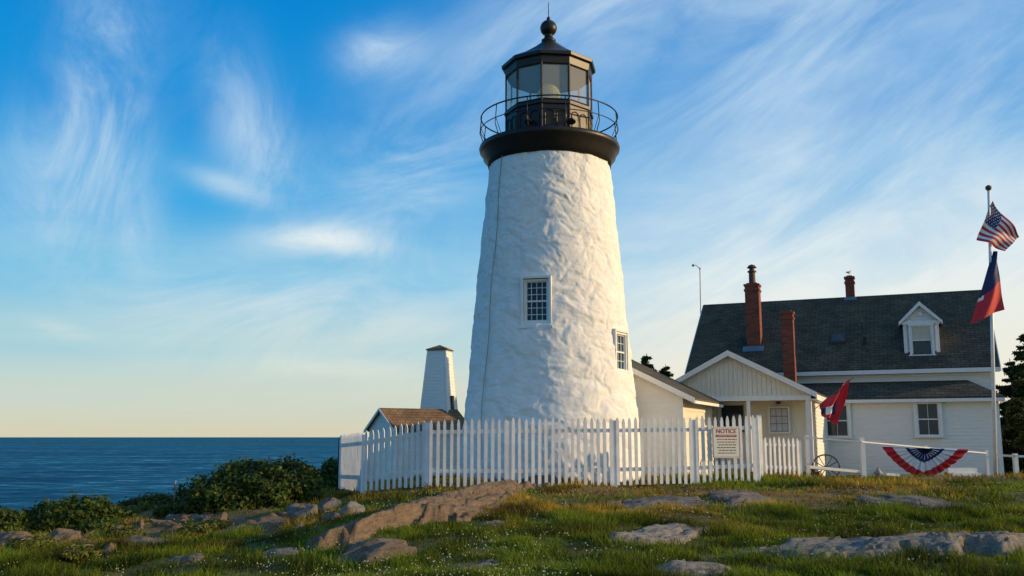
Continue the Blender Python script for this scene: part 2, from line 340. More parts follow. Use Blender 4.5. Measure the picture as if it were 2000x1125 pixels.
def rock_mask(x,y,grow=1.0):
    m=np.zeros_like(x,bool)
    for (cx,cy,a,b,H,an,sd_,c,t) in rocks:
        dx=x-cx; dy=y-cy; p=(dx*math.cos(an)+dy*math.sin(an))/(a*grow); q=(-dx*math.sin(an)+dy*math.cos(an))/(b*grow); m|=(p*p+q*q)<.50
    return m
for (cx,cy,a,b,H,an,seed,colr,tilt) in rocks:
    rk=random.Random(seed*7+1)
    nx=int(min(max(40,a*2.8/.03),280)); ny=int(min(max(36,b*2.8/.03),130))
    p,q=np.meshgrid(np.linspace(-1.4,1.4,nx),np.linspace(-1.4,1.4,ny)); X=p*a; Y=q*b
    r=(np.abs(p)**2.4+np.abs(q)**2.4)**(1/2.4)+(fbm(X*1.1+seed*9,Y*2.0,seed,4,.6)-.5)*1.0
    top=np.full_like(p,9.0)
    for k in range(7):
        g=rk.uniform(-.9,.9); g2_=rk.uniform(-.9,.9); top=np.minimum(top,rk.uniform(.75,1.35)+g*(p-rk.uniform(-.4,.4))+g2_*(q-rk.uniform(-.4,.4)))
    top=np.clip(top,-.2,1.3)*H
    st=fbm(X*.5+seed*3,Y*3.0+X*.6,seed+8,4,.6); ter=np.floor(st*7)/7; top=top+(ter-.5)*.7*H+(st-.5)*.15*H - tilt*Y*.5
    cr=np.abs(fbm(X*.8+seed,Y*2.6+X*.35,seed+15,3)-.5); top=top-.06*np.exp(-(cr/.018)**2)
    top=top+(fbm(X*5,Y*9,seed+5,4,.6)-.5)*.05
    e=1-sst(.80,.95,r)
    h=top*e-.02-.14*(1-e)-.5*np.clip(r-1,0,1)
    wx=cx+X*math.cos(an)-Y*math.sin(an); wy=cy+X*math.sin(an)+Y*math.cos(an); wz=terrain(wx,wy)
    V=np.stack([X.ravel(),Y.ravel(),(wz+h).ravel()-tz(cx,cy)],-1)
    o=npmesh('rock_ledge' if a>.8 else 'rock',V,gridfaces(nx,ny),M_rock,col=np.array(colr),smooth=False); o.location=(cx,cy,tz(cx,cy)); o.rotation_euler=(0,0,an)

# ------------------------------------------------------------------ ground
gx=np.concatenate([-22-np.geomspace(.3,560,26)[::-1],np.arange(-22,24,.17),24+np.geomspace(.3,900,30)])
gy=np.concatenate([np.array([-80,-40,-20,-8,-2,2,5]),np.arange(7,42,.17),42+np.geomspace(.3,900,30)])
GX,GY=np.meshgrid(gx,gy); GZ=terrain(GX,GY)
def dirtmask(x,y):
    d=sst(.50,.62,fbm(x*.55,y*.55,21,4)); s=1-sst(-6.5,-2.5,x)
    m=np.clip(d*.38+s*sst(14.5,17.5,y)*sst(.35,.55,fbm(x*.8,y*.8,22,3)),0,1)
    path=np.exp(-((y-(25.2-.25*(x-6)))/.9)**2)*sst(4.5,6,x)*(1-sst(11,13,x)); return np.clip(m+path,0,1)
DM=dirtmask(GX,GY)
g1=np.array([.07,.105,.016]); g2=np.array([.20,.15,.04]); dcol=np.array([.20,.14,.08])
dry=sst(.40,.60,fbm(GX*.4,GY*.9,33,4))*sst(13.5,18,GY)
C=(g1*(1-dry[...,None])+g2*dry[...,None])*(1-DM[...,None])+dcol*DM[...,None]
uw=1-sst(-5,-3.0,GZ); C=C*(1-uw[...,None])+np.array([.16,.13,.10])*uw[...,None]
npmesh('ground',np.stack([GX.ravel(),GY.ravel(),GZ.ravel()],-1),gridfaces(len(gx),len(gy)),M_ground,col=C.reshape(-1,3),smooth=True)
# sea
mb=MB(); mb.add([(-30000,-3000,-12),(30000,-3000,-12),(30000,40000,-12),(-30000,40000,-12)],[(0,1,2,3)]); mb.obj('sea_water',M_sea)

# ------------------------------------------------------------------ grass
def grass(n,y0,y1,name,hmul=1,wid=.010):
    y=y0+(y1-y0)*rng.random(n)**1.0; x=(rng.random(n)*2-1)*(y*.58+1.2)
    dm=dirtmask(x,y); cl=fbm(x*2.3,y*2.3,51,3)
    keep=(rng.random(n)>dm*.93)&(~rock_mask(x,y))&(rng.random(n)<sst(.2,.55,cl)+.30)&(x>np.interp(y,EY,EX)-.5)
    keep&=((x-1)**2+(y-25)**2>5.8)
    x=x[keep];y=y[keep];cl=cl[keep];n=len(x); z=terrain(x,y)
    tall=fbm(x*.6,y*.6,61,3)
    h=(.025+.085*rng.random(n)**1.5)*(.45+1.4*sst(.35,.7,cl))*(.5+1.1*tall)*hmul
    a=rng.random(n)*6.283; w=wid*(.6+.8*rng.random(n)); lean=h*(.2+.8*rng.random(n)); la=rng.random(n)*6.283
    dx=np.cos(a)*w;dy=np.sin(a)*w
    V=np.empty((n,3,3)); V[:,0]=np.stack([x-dx,y-dy,z-.01],-1);V[:,1]=np.stack([x+dx,y+dy,z-.01],-1);V[:,2]=np.stack([x+np.cos(la)*lean,y+np.sin(la)*lean,z+h],-1)
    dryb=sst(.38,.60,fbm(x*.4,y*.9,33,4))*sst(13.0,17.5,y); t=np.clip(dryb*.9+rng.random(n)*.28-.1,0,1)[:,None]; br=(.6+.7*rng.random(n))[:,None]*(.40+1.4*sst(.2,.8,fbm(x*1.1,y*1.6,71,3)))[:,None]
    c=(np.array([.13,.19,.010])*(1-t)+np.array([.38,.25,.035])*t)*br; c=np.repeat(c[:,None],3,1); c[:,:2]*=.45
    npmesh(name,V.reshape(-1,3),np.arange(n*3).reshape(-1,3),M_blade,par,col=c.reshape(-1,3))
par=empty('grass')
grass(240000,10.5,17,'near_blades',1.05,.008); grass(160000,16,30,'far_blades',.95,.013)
# clover flowers
n=4200; y=10.8+9*rng.random(n)**1.2; x=(rng.random(n)*2-1)*(y*.56); k=(fbm(x*.7,y*.7,81,3)>.48)&(~rock_mask(x,y))&(dirtmask(x,y)<.4); x=x[k];y=y[k]; n=len(x); z=terrain(x,y)+.05+.04*rng.random(n)
s=.006+.007*rng.random(n); O=np.array([[1,0,0],[0,1,0],[-1,0,0],[0,-1,0],[0,0,1],[0,0,-1]],float)
V=(np.stack([x,y,z],-1)[:,None]+O[None]*s[:,None,None]); fc=np.array([[0,1,4],[1,2,4],[2,3,4],[3,0,4],[1,0,5],[2,1,5],[3,2,5],[0,3,5]])
npmesh('clover_flowers',V.reshape(-1,3),(fc[None]+np.arange(n)[:,None,None]*6).reshape(-1,3),M_blade,par,col=np.array([.62,.62,.45]))

# ------------------------------------------------------------------ shrubs and trees
def leaves(P,size,cols,Nrm=None,asp=1.6):
    n=len(P); d=rng.normal(size=(n,3)); 
    if Nrm is not None: d=d*.7+Nrm
    d/=np.linalg.norm(d,axis=1)[:,None]; r=rng.normal(size=(n,3)); a=np.cross(d,r); a/=np.linalg.norm(a,axis=1)[:,None]; b=np.cross(d,a)
    s=size*(.6+.8*rng.random(n))[:,None]; V=np.stack([P-a*s*asp*.5,P-b*s*.5,P+a*s*asp*.5,P+b*s*.5],1)
    return V.reshape(-1,3),np.repeat(cols,4,0)
def shrub(blobs,nleaf,size=.055,base=(.055,.10,.014),name='shrub'):
    e=empty(name,blobs[0][0]); org=np.array(blobs[0][0]); Vs=[];Cs=[]
    for (c,rx,ry,rz) in blobs:
        k=int(nleaf*rx*rz/sum(b[1]*b[3] for b in blobs)); sd_=rng.random()*50
        d=rng.normal(size=(k,3)); d/=np.linalg.norm(d,axis=1)[:,None]; d[:,2]=np.where(d[:,2]<-.35,-d[:,2],d[:,2])
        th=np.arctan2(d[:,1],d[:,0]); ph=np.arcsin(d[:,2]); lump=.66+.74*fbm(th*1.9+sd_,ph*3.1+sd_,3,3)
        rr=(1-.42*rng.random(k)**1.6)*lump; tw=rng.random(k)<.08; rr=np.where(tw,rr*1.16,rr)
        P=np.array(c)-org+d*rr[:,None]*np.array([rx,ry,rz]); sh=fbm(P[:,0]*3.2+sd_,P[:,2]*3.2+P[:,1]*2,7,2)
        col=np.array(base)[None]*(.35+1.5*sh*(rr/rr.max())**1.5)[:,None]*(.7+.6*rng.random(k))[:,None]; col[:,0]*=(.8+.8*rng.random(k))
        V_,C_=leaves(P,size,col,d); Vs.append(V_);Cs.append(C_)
    V=np.concatenate(Vs);C=np.concatenate(Cs); npmesh('leaves',V,np.arange(len(V)).reshape(-1,4),M_leaf,e,col=C)
    mb=MB()
    for (c,rx,ry,rz) in blobs:
        for j in range(9):
            a=rng.random()*6.28; o=Vector(c)-Vector(org); b0=Vector((o.x*.6,o.y*.6,-.9*rz)); tip=o+Vector((math.cos(a)*rx*.8,math.sin(a)*ry*.8,rz*rng.uniform(.2,.9)))
            mb.tube([b0,(b0+tip)/2+Vector((0,0,.1)),tip],[.02,.014,.005],5)
    mb.obj('branches',M_wood,e); return e
def B(u,v,d,wpx,hpx,dep=None):
    c=at(u,v,d); return ((c.x,c.y,c.z),wpx/F*d,(dep or wpx/F*d),hpx/F*d)
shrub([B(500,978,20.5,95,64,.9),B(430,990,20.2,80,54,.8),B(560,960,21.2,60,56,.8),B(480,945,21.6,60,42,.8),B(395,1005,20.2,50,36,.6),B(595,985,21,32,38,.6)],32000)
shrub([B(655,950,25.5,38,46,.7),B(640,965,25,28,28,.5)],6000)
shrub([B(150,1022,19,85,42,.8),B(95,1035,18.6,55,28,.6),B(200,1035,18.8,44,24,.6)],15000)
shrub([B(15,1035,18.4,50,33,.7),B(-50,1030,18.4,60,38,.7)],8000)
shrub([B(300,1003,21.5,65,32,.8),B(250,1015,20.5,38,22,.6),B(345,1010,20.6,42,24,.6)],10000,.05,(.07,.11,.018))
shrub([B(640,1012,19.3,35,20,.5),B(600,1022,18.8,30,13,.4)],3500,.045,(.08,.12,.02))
for (u,v,d) in [(385,1040,17.5),(520,1045,17.5),(150,1080,14),(240,1045,17),(480,1058,16),(720,1000,18.5),(60,1062,15),(420,1030,18)]:
    shrub([B(u,v,d,34,12,.4)],1600,.04,(.10,.13,.02),'low_bush')
def spruce(x,y,H,Rb,nb=70,seed=0):
    z0=tz(x,y); e=empty('spruce_tree',(x,y,z0)); r=random.Random(seed); mb=MB(); mb.tube([(0,0,-.3),(0.03,0,H*.5),(0,0,H)],[.16,.10,.015],8); Ps=[]
    for i in range(nb):
        h=H*(.08+.9*(i/nb)**.9)+r.uniform(-.1,.1); a=r.random()*6.28; l=Rb*(1-h/H)**.8*r.uniform(.55,1.15)+.12
        pts=[]
        for t in (0,.35,.7,1): pts.append(Vector((math.cos(a)*l*t,math.sin(a)*l*t,h-.28*l*t+ .22*l*t*t)))
        mb.tube(pts,[.03,.02,.012,.004],4); m=int(210*l+70)
        t=rng.random(m)**.7; idx=np.stack([np.interp(t,(0,.35,.7,1),[p[k] for p in pts]) for k in range(3)],-1)
        w=.20*l*(1-t*.5)+.04; side=np.array([-math.sin(a),math.cos(a),0]); idx+=side[None]*(rng.normal(size=m)*w)[:,None]*.8; idx[:,2]-=np.abs(rng.normal(size=m))*w*.55; Ps.append(idx)
    P=np.concatenate(Ps); col=np.array([.026,.048,.014])[None]*(.5+1.1*rng.random(len(P)))[:,None]
    V,C=leaves(P,.06,col,None,2.8); npmesh('needles',V,np.arange(len(V)).reshape(-1,4),M_leaf,e,col=C); mb.obj('trunk_and_limbs',M_wood,e,True)
for (u,vt,d,R,sd_) in [(2002,640,38,1.7,1),(2050,600,41,2.2,2),(1972,700,44,1.6,3),(1985,780,35,1.1,8),(2110,560,44,2.6,4),(1263,690,45,2.0,5),(1300,712,47,1.8,6),(2030,760,33.5,1.3,7)]:
    p=at(u,vt,d); spruce(p.x,p.y,p.z-tz(p.x,p.y),R,80,sd_)

# ------------------------------------------------------------------ lighthouse
TX,TY=1.02,25.0
LH=empty('lighthouse',(TX,TY,0))
def TR(z): return 2.26-.093*(z-.51)
nz,na=330,420; zs=np.linspace(-1.7,7.35,nz); an=np.linspace(0,2*math.pi,na,endpoint=False)-math.pi
A_,Zt=np.meshgrid(an,zs); R0=TR(Zt); sx=A_*2.0
wx_=sx+(fbm(sx*1.5,Zt*1.5,111,3)-.5)*.8; wz_=Zt+(fbm(sx*1.5,Zt*1.5,117,3)-.5)*.6
cell=fbm(wx_*2.3+3,wz_*3.6,91,3,.5); cell2=fbm(wx_*5.5+9,wz_*9,97,3); big=fbm(sx*.6,Zt*.5,99,2)
stones=np.abs(fbm(wx_*1.8,wz_*4.2,103,2)-.5)
R_=R0+(cell-.5)*.075+(cell2-.5)*.036+(big-.5)*.05-np.exp(-(stones/.03)**2)*.012
wins=[(math.radians(-12.4),3.31,.60,1.06),(math.radians(58),2.12,.60,.95)]
for (tw,zw,ww,hw) in wins:
    cut=(np.abs((A_-tw))*R0<ww/2+.05)&(np.abs(Zt-zw)<hw/2+.05); R_=np.where(cut,R0-.35,R_)
V=np.stack([R_*np.sin(A_),-R_*np.cos(A_),Zt],-1).reshape(-1,3)
idx=np.arange(nz*na).reshape(nz,na); i2=np.roll(idx,-1,1); fc=np.stack([idx[:-1],i2[:-1],i2[1:],idx[1:]],-1).reshape(-1,4)
npmesh('stone_tower',V,fc,M_tower,LH,smooth=True)
M_glass2=glassdark('tower_window_glass',(.02,.06,.10),.15,.12)
def window(parent,w,h,nx,ny,loc,rz,frame=.07,name='window',curtain=False,casing=.1,glass=None,sill=True,mid=True):
    e=empty(name,loc,rz,parent); mb=MB()
    c=casing
    mb.box(-w/2-c,-w/2,-.05,.06,-h/2,h/2); mb.box(w/2,w/2+c,-.05,.06,-h/2,h/2); mb.box(-w/2-c-.02,w/2+c+.02,-.06,.06,h/2,h/2+c*1.1)
    if sill: mb.box(-w/2-c-.04,w/2+c+.04,-.10,.06,-h/2-.06,-h/2)
    f=frame*.55
    mb.box(-w/2,-w/2+f,-.01,.05,-h/2,h/2);mb.box(w/2-f,w/2,-.01,.05,-h/2,h/2);mb.box(-w/2+f,w/2-f,-.01,.05,h/2-f,h/2);mb.box(-w/2+f,w/2-f,-.01,.05,-h/2,-h/2+f)
    if mid: mb.box(-w/2+f,w/2-f,-.015,.05,-.02,.02)
    for i in range(1,nx):
        x=-w/2+w*i/nx; mb.box(x-.007,x+.007,.002,.048,-h/2+f,h/2-f)
    for j in range(1,ny):
        z=-h/2+h*j/ny
        if mid and abs(z)<.03: continue
        mb.box(-w/2+f,w/2-f,.004,.046,z-.007,z+.007)
    mb.obj('casing_and_sash',M_white,e)
    g=MB(); g.add([(-w/2,.03,-h/2),(w/2,.03,-h/2),(w/2,.03,h/2),(-w/2,.03,h/2)],[(0,1,2,3)]); g.obj('glass',glass or M_glass,e)
    if curtain:
        g=MB(); n=14
        for i in range(n):
            x0=-w/2+w*i/n;x1=x0+w/n; g.add([(x0,.018+.006*(i%2),-.02),(x1,.018+.006*((i+1)%2),-.02),(x1,.018+.006*((i+1)%2),h/2-f),(x0,.018+.006*(i%2),h/2-f)],[(0,1,2,3)])
        g.obj('curtain',M_curtain,e)
    return e
for (tw,zw,ww,hw) in wins:
    r=TR(zw)-.10; window(LH,ww*.90,hw*.94,4 if hw>1 else 3,6 if hw>1 else 4,(r*math.sin(tw),-r*math.cos(tw),zw),tw,.05,casing=.04,glass=M_glass2)
    mb=MB(); q=TR(zw)-(.02 if hw>1 else .07)
    w2,h2=ww/2+.02,hw/2+.03
    mb.box(-w2-.06,-w2,-.05,.3,-h2-.06,h2+.06);mb.box(w2,w2+.06,-.05,.3,-h2-.06,h2+.06);mb.box(-w2,w2,-.055,.3,h2,h2+.06);mb.box(-w2-.10,w2+.10,-.08,.3,-h2-.12,-h2-.06);mb.box(-w2,w2,-.045,.3,-h2-.06,-h2)
    if hw<1: mb.box(-w2-.08,w2+.08,-.06,.3,-h2-.40,-h2-.34)
    o=mb.obj('window_surround',M_tower,LH); o.location=(q*math.sin(tw),-q*math.cos(tw),zw); o.rotation_euler=(0,0,tw)
# gallery
mb=MB(); mb.lathe([(1.5,7.22),(1.67,7.24),(1.70,7.36),(1.80,7.46),(1.82,7.60),(1.90,7.66),(1.92,7.74),(1.90,7.80),(1.2,7.83)],72); mb.obj('gallery_deck',M_black,LH,True)
mb=MB()
def ring(r,z,n=72): return [(r*math.sin(2*math.pi*i/n),-r*math.cos(2*math.pi*i/n),z) for i in range(n)]
mb.tube(ring(1.87,8.63),.020,6,True); mb.tube(ring(1.88,8.27),.013,6,True)
for i in range(12):
    t=2*math.pi*(i+.35)/12; s,c=math.sin(t),-math.cos(t)
    mb.tube([(1.80*s,1.80*c,7.8),(1.86*s,1.86*c,7.95),(1.92*s,1.92*c,8.1),(1.90*s,1.90*c,8.3),(1.87*s,1.87*c,8.63)],.014,6)
    mb.tube([(1.90*s,1.90*c,8.27),(1.70*s,1.70*c,7.82)],.009,5)
mb.obj('gallery_railing',M_black,LH,True)
off=math.radians(-11.5); RL=1.19
mb=MB(); mb.lathe([(RL,7.80),(RL,8.66),(RL+.05,8.68),(RL+.05,8.76),(RL-.02,8.78)],10,off=off)
PT=lambda i,r,z:(r*math.sin(off+i*math.pi/5),-r*math.cos(off+i*math.pi/5),z)
for i in range(10):
    mb.tube([PT(i,RL,7.8),PT(i,RL,9.84)],.028,6); 
    a=Vector(PT(i,RL,0));b=Vector(PT(i+1,RL,0))
    for (f0,f1,z0,z1) in ((.12,.46,7.95,8.5),(.54,.88,7.95,8.5)):
        p=a.lerp(b,f0)*1.012;q=a.lerp(b,f1)*1.012
        pts=[(p.x,p.y,z0),(p.x,p.y,z1-.1)]+[(p.lerp(q,(1-math.cos(t))/2).x,p.lerp(q,(1-math.cos(t))/2).y,z1-.1+.1*math.sin(t)) for t in (.5,1.0,1.57,2.1,2.6)]+[(q.x,q.y,z1-.1),(q.x,q.y,z0)]
        mb.tube(pts,.012,4,True)
mb.obj('lantern_base',M_black,LH)
mb=MB()
for i in range(10):
    for z in (8.80,9.80): mb.tube([PT(i,RL-.01,z),PT(i+1,RL-.01,z)],.028,5)
mb.obj('glazing_bars',M_black,LH)
mb=MB()
for i in range(10): mb.add([PT(i,RL-.03,8.78),PT(i+1,RL-.03,8.78),PT(i+1,RL-.03,9.82),PT(i,RL-.03,9.82)],[(0,1,2,3)])
mb.obj('lantern_panes',M_lglass,LH)
mb=MB(); mb.lathe([(RL-.05,9.80),(RL+.02,9.80),(RL+.04,9.98),(RL+.12,10.02),(RL+.13,10.10),(RL+.09,10.13),(.88,10.34),(.50,10.60),(.25,10.80),(.19,10.86)],10,off=off); mb.obj('lantern_roof',M_black,LH)
mb=MB(); bp=[(.20,10.84),(.20,10.92),(.13,10.95),(.12,11.02)]+[(max(.012,.235*math.sin(t)),11.27-.235*math.cos(t)) for t in np.linspace(.45,3.05,12)]+[(.05,11.52),(.05,11.58),(.012,11.62),(.008,12.05)]
mb.lathe(bp,24); mb.obj('ventilator_ball',M_black,LH,True)
mb=MB(); pr=[]
for k in range(9):
    z=8.95+k*.075; r=.26*math.sin(math.pi*(k+1.6)/11)+.04; pr+=[(r,z),(r+.035,z+.035),(r,z+.068)]
mb.lathe(pr,20); mb.obj('fresnel_lens',M_fres,LH)
mb=MB(); mb.lathe([(.18,8.2),(.18,8.85),(.3,8.88),(.3,8.93)],16)
for i in range(8):
    t=i*math.pi/4; mb.tube([(.31*math.sin(t),.31*math.cos(t),8.93),(.34*math.sin(t),.34*math.cos(t),9.25),(.10*math.sin(t),.10*math.cos(t),9.68)],.012,5)
mb.obj('lens_frame',M_gold,LH)
mb=MB(); pts=[]
for k in range(40):
    z=7.3-k*.225; t=math.radians(-50-2.2*math.sin(k*.5)*.4); r=TR(z)+.04; pts.append((r*math.sin(t),-r*math.cos(t),z))
mb.tube(pts,.010,5); mb.obj('lightning_cable',simple('weathered_copper',(.30,.30,.27),None,.6,8),LH)
for t in (-.45,.42):
    mb=MB(); s,c=math.sin(t),-math.cos(t); mb.tube([(1.15*s,1.15*c,8.2),(1.32*s,1.32*c,8.2),(1.36*s,1.36*c,8.12)],[.05,.06,.10],10); mb.obj('vent_hood',M_black,LH)

# ------------------------------------------------------------------ keeper's house group (shared orientation)
RZ=math.atan2(-4,9.35); H0=(6.85,36,0)
HS=empty('keepers_house',H0,RZ); LW=10.17; G=-1.9
mb=MB(); mb.clap((0,0),(LW,0),G,2.5,(0,-1)); mb.clap((LW,0),(LW,7),G,2.5,(1,0)); mb.clap((0,7),(0,0),G,2.5,(-1,0)); mb.clap((LW,7),(0,7),G,2.5,(0,1))
def gabf(z,z0=2.5,z1=5.35):
    t=min(max((z-z0)/(z1-z0),0),1)*.5; return t,1-t
mb.clap((LW,0),(LW,7),2.5,5.35,(1,0),topfn=gabf); mb.clap((0,7),(0,0),2.5,5.35,(-1,0),topfn=gabf)
mb.clap((3.5,-1.3),(LW,-1.3),G,1.32,(0,-1)); mb.clap((LW,-1.3),(LW,0),G,1.5,(1,0)); mb.clap((3.5,0),(3.5,-1.3),G,1.5,(-1,0))
mb.obj('clapboard_walls',M_clap,HS)
mb=MB(); x0,x1=-.22,LW+.22
mb.slab([(x0,-.28,2.37),(x1,-.28,2.37),(x1,3.5,5.47),(x0,3.5,5.47)],(0,0,-.09)); mb.slab([(x1,7.28,2.37),(x0,7.28,2.37),(x0,3.5,5.472),(x1,3.5,5.472)],(0,0,-.09))
a1,a2=3.4,LW+.2
mb.slab([(a1,-1.6,1.30),(a2,-1.6,1.30),(a2-1.0,-.002,1.92),(a1,-.002,1.92)],(0,0,-.06)); mb.slab([(a2,-1.6,1.302),(a2,-.002,1.302),(a2-1.0,-.002,1.922)],(0,0,-.06))
mb.obj('shingle_roof',M_roof,HS)
mb=MB(); mb.box(x0,x1,-.30,-.25,2.17,2.31); mb.box(.0,LW,-.06,-.021,2.08,2.165); mb.box(x0,x1,-.25,-.0,2.17,2.20)
mb.box(a1,a2,-1.62,-1.57,1.14,1.245); mb.box(a1,a2,-1.57,-1.30,1.14,1.17); mb.box(LW+.15,a2+.002,-1.57,-.02,1.14,1.24)
mb.box(LW-.10,LW+.03,-1.34,-1.19,G,1.135); mb.box(LW-.1,LW+.03,-.05,.08,1.95,2.165); mb.box(-.04,.10,-.05,.08,G,2.165)
for xs_,yy in ((x0-.03,0),(x1,0)):
    mb.slab([(xs_,-.28,2.36),(xs_,3.5,5.46),(xs_,3.5,5.26),(xs_,-.28,2.17)],(.03,0,0)); mb.slab([(xs_,7.28,2.36),(xs_,3.5,5.46),(xs_,3.5,5.26),(xs_,7.28,2.17)],(.03,0,0))
mb.obj('white_trim',M_white,HS)
window(HS,.66,1.08,2,2,(8.08,-1.38,.58),0); window(HS,.72,1.08,2,2,(5.22,-1.38,.55),0)
# dormer
D=empty('dormer',(8.05,.45,0),0,HS); mb=MB(); dw=.52
mb.clap((-dw,0),(dw,0),2.75,4.12,(0,-1)); mb.clap((dw,0),(dw,2.0),2.75,4.12,(1,0)); mb.clap((-dw,2.0),(-dw,0),2.75,4.12,(-1,0))
mb.clap((-dw,0),(dw,0),4.12,4.62,(0,-1),topfn=lambda z:gabf(z,4.12,4.64)); mb.obj('dormer_walls',M_clap,D)
mb=MB()
for s in (-1,1): mb.slab([(s*.70,-.16,4.03),(s*.70,1.9,4.03),(0,2.6,4.71),(0,-.16,4.71)][::s],(0,0,-.05))
mb.obj('dormer_roof',M_roof,D)
mb=MB()
for s in (-1,1): mb.slab([(s*.71,-.19,4.02),(0,-.19,4.73),(0,-.19,4.58),(s*.71,-.19,3.90)],(0,.03,0))
mb.box(-.62,.62,-.12,-.02,3.93,4.04); mb.box(-.58,-.46,-.05,.0,2.80,3.93); mb.box(.46,.58,-.05,.0,2.80,3.93); mb.box(-.60,.60,-.10,-.02,2.70,2.80); mb.box(-.08,.08,-.06,-.02,4.22,4.36); mb.obj('dormer_trim',M_white,D)
window(D,.66,1.02,1,2,(0,-.09,3.36),0,curtain=True,casing=.07)
# skylight
mb=MB(); y0,y1=.95,1.42; zz=lambda y:2.60+.82*y
mb.slab([(4.95,y0,zz(y0)+.08),(5.50,y0,zz(y0)+.08),(5.50,y1,zz(y1)+.08),(4.95,y1,zz(y1)+.08)],(0,0,-.1)); mb.obj('skylight_frame',M_black,HS)
mb=MB(); mb.add([(5.02,y0+.06,zz(y0+.06)+.085),(5.43,y0+.06,zz(y0+.06)+.085),(5.43,y1-.06,zz(y1-.06)+.085),(5.02,y1-.06,zz(y1-.06)+.085)],[(0,1,2,3)]); mb.obj('skylight_glass',M_glass,HS)
mb=MB(); mb.tube([(6.15,.9,3.2),(6.15,.9,3.62)],.05,8); mb.tube([(6.05,1.6,3.8),(6.05,1.6,4.4)],.02,8); mb.tube([(6.0,.6,3.0),(6.3,.6,3.06)],.06,8); mb.obj('vent_pipes',M_black,HS)
def chimney(x,y,w,z0,z1,name='brick_chimney',pot=False):
    e=empty(name,(x,y,0),0,HS); mb=MB(); h=w/2
    mb.box(-h,h,-h,h,z0,z1-.30); mb.box(-h-.03,h+.03,-h-.03,h+.03,z1-.30,z1-.22); mb.box(-h,h,-h,h,z1-.22,z1-.10); mb.box(-h-.035,h+.035,-h-.035,h+.035,z1-.10,z1-.02); mb.box(-h+.06,h-.06,-h+.06,h-.06,z1-.02,z1+.03)
    mb.obj('brick_stack',M_brick,e)
    if pot:
        mb=MB(); mb.lathe([(.13,z1+.02),(.12,z1+.45),(.17,z1+.47),(.17,z1+.52),(.10,z1+.54),(.10,z1+.62),(.19,z1+.64),(.12,z1+.74),(.02,z1+.78)],16); mb.obj('chimney_pot',M_rust,e)
    return e
chimney(2.17,1.2,.52,3.0,5.85,pot=True); chimney(3.73,-1.3,.39,1.6,4.40); chimney(5.59,3.6,.33,5.0,6.30)
mb=MB(); mb.slab([(1.78,.70,3.24),(2.56,.70,3.24),(2.56,.92,3.42),(1.78,.92,3.42)],(0,0,-.04)); mb.slab([(5.36,3.30,5.355),(5.82,3.30,5.355),(5.82,3.42,5.455),(5.36,3.42,5.455)],(0,0,-.04)); mb.obj('chimney_flashing',M_tarred,HS)

# entry porch building + attached shed (local frame of the house)
PB=empty('entry_porch',H0,RZ); sl_=.52
def rz_(x): return 2.60-sl_*abs(x-2.57)
mb=MB()
mb.slab([(.05,-6.72,rz_(.05)),(2.57,-6.72,2.6),(2.57,.6,2.6),(.05,.6,rz_(.05))][::-1],(0,0,-.08)); mb.slab([(2.57,-6.72,2.602),(5.09,-6.72,rz_(5.09)),(5.09,-.6,rz_(5.09)),(2.57,.6,2.602)][::-1],(0,0,-.08)); mb.obj('shingle_roof',M_roof,PB)
mb=MB() # board and batten pediment
xs_=np.arange(.3,4.86,.14)
for x in xs_:
    x2=x+.128; mb.add([(x,-6.5,1.22),(x2,-6.5,1.22),(x2,-6.5,rz_(x2)-.08),(x,-6.5,rz_(x)-.08)],[(0,1,2,3)])
mb.add([(.28,-6.488,1.2),(4.88,-6.488,1.2),(4.88,-6.488,rz_(4.88)-.06),(2.57,-6.488,2.54),(.28,-6.488,rz_(.28)-.06)],[(0,1,2,3,4)])
mb.obj('pediment_boards',M_cream,PB)
mb=MB()
for s in (-1,1):
    e_=2.57+s*2.54; mb.slab([(e_,-6.75,rz_(e_)+.01),(2.57,-6.75,2.61),(2.57,-6.75,2.44),(e_,-6.75,rz_(e_)-.15)],(0,.035,0))
    mb.slab([(e_,-6.70,rz_(e_)-.085),(2.57,-6.70,2.515),(2.57,-6.50,2.515),(e_,-6.50,rz_(e_)-.085)],(0,0,-.02))
mb.box(.25,4.92,-6.56,-6.44,1.08,1.22); mb.box(5.07,5.11,-6.72,-.62,1.08,1.235); mb.box(4.89,5.07,-6.7,-1.5,1.08,1.11)
mb.box(3.05,3.15,-6.55,-6.45,-1.4,1.08); mb.box(4.76,4.92,-6.56,-6.41,-1.4,1.08)
mb.obj('white_trim',M_white,PB)
mb=MB(); mb.clap((4.89,-5.3),(4.89,-1.3),-1.4,1.3,(1,0)); mb.obj('side_wall',M_clap,PB)
mb=MB(); mb.box(.3,4.88,-5.3,-5.2,-1.4,1.3); mb.box(.3,4.88,-6.44,-5.3,1.09,1.12); mb.obj('porch_wall',M_cream,PB)
mb=MB(); mb.box(1.9,5.0,-6.6,-5.3,-1.5,-1.02); mb.obj('porch_floor',M_wood,PB)
dr=empty('door',(2.40,-5.33,0),0,PB); mb=MB(); mb.box(-.45,-.38,-.03,.02,-1.0,1.03); mb.box(.38,.45,-.03,.02,-1.0,1.03); mb.box(-.45,.45,-.03,.02,1.03,1.08); mb.box(-.38,.38,-.005,.02,-1.0,.1); mb.obj('door_leaf',M_white,dr)
mb=MB(); mb.box(-.34,.34,-.004,.02,.15,.98); mb.obj('door_glass',M_glass,dr)
nb=empty('notice_case',(3.83,-5.34,.52),0,PB); mb=MB(); mb.box(-.33,-.27,-.06,.03,-.42,.42);mb.box(.27,.33,-.06,.03,-.42,.42);mb.box(-.27,.27,-.06,.03,.36,.42);mb.box(-.27,.27,-.06,.03,-.42,-.36); mb.obj('case_frame',M_white,nb)
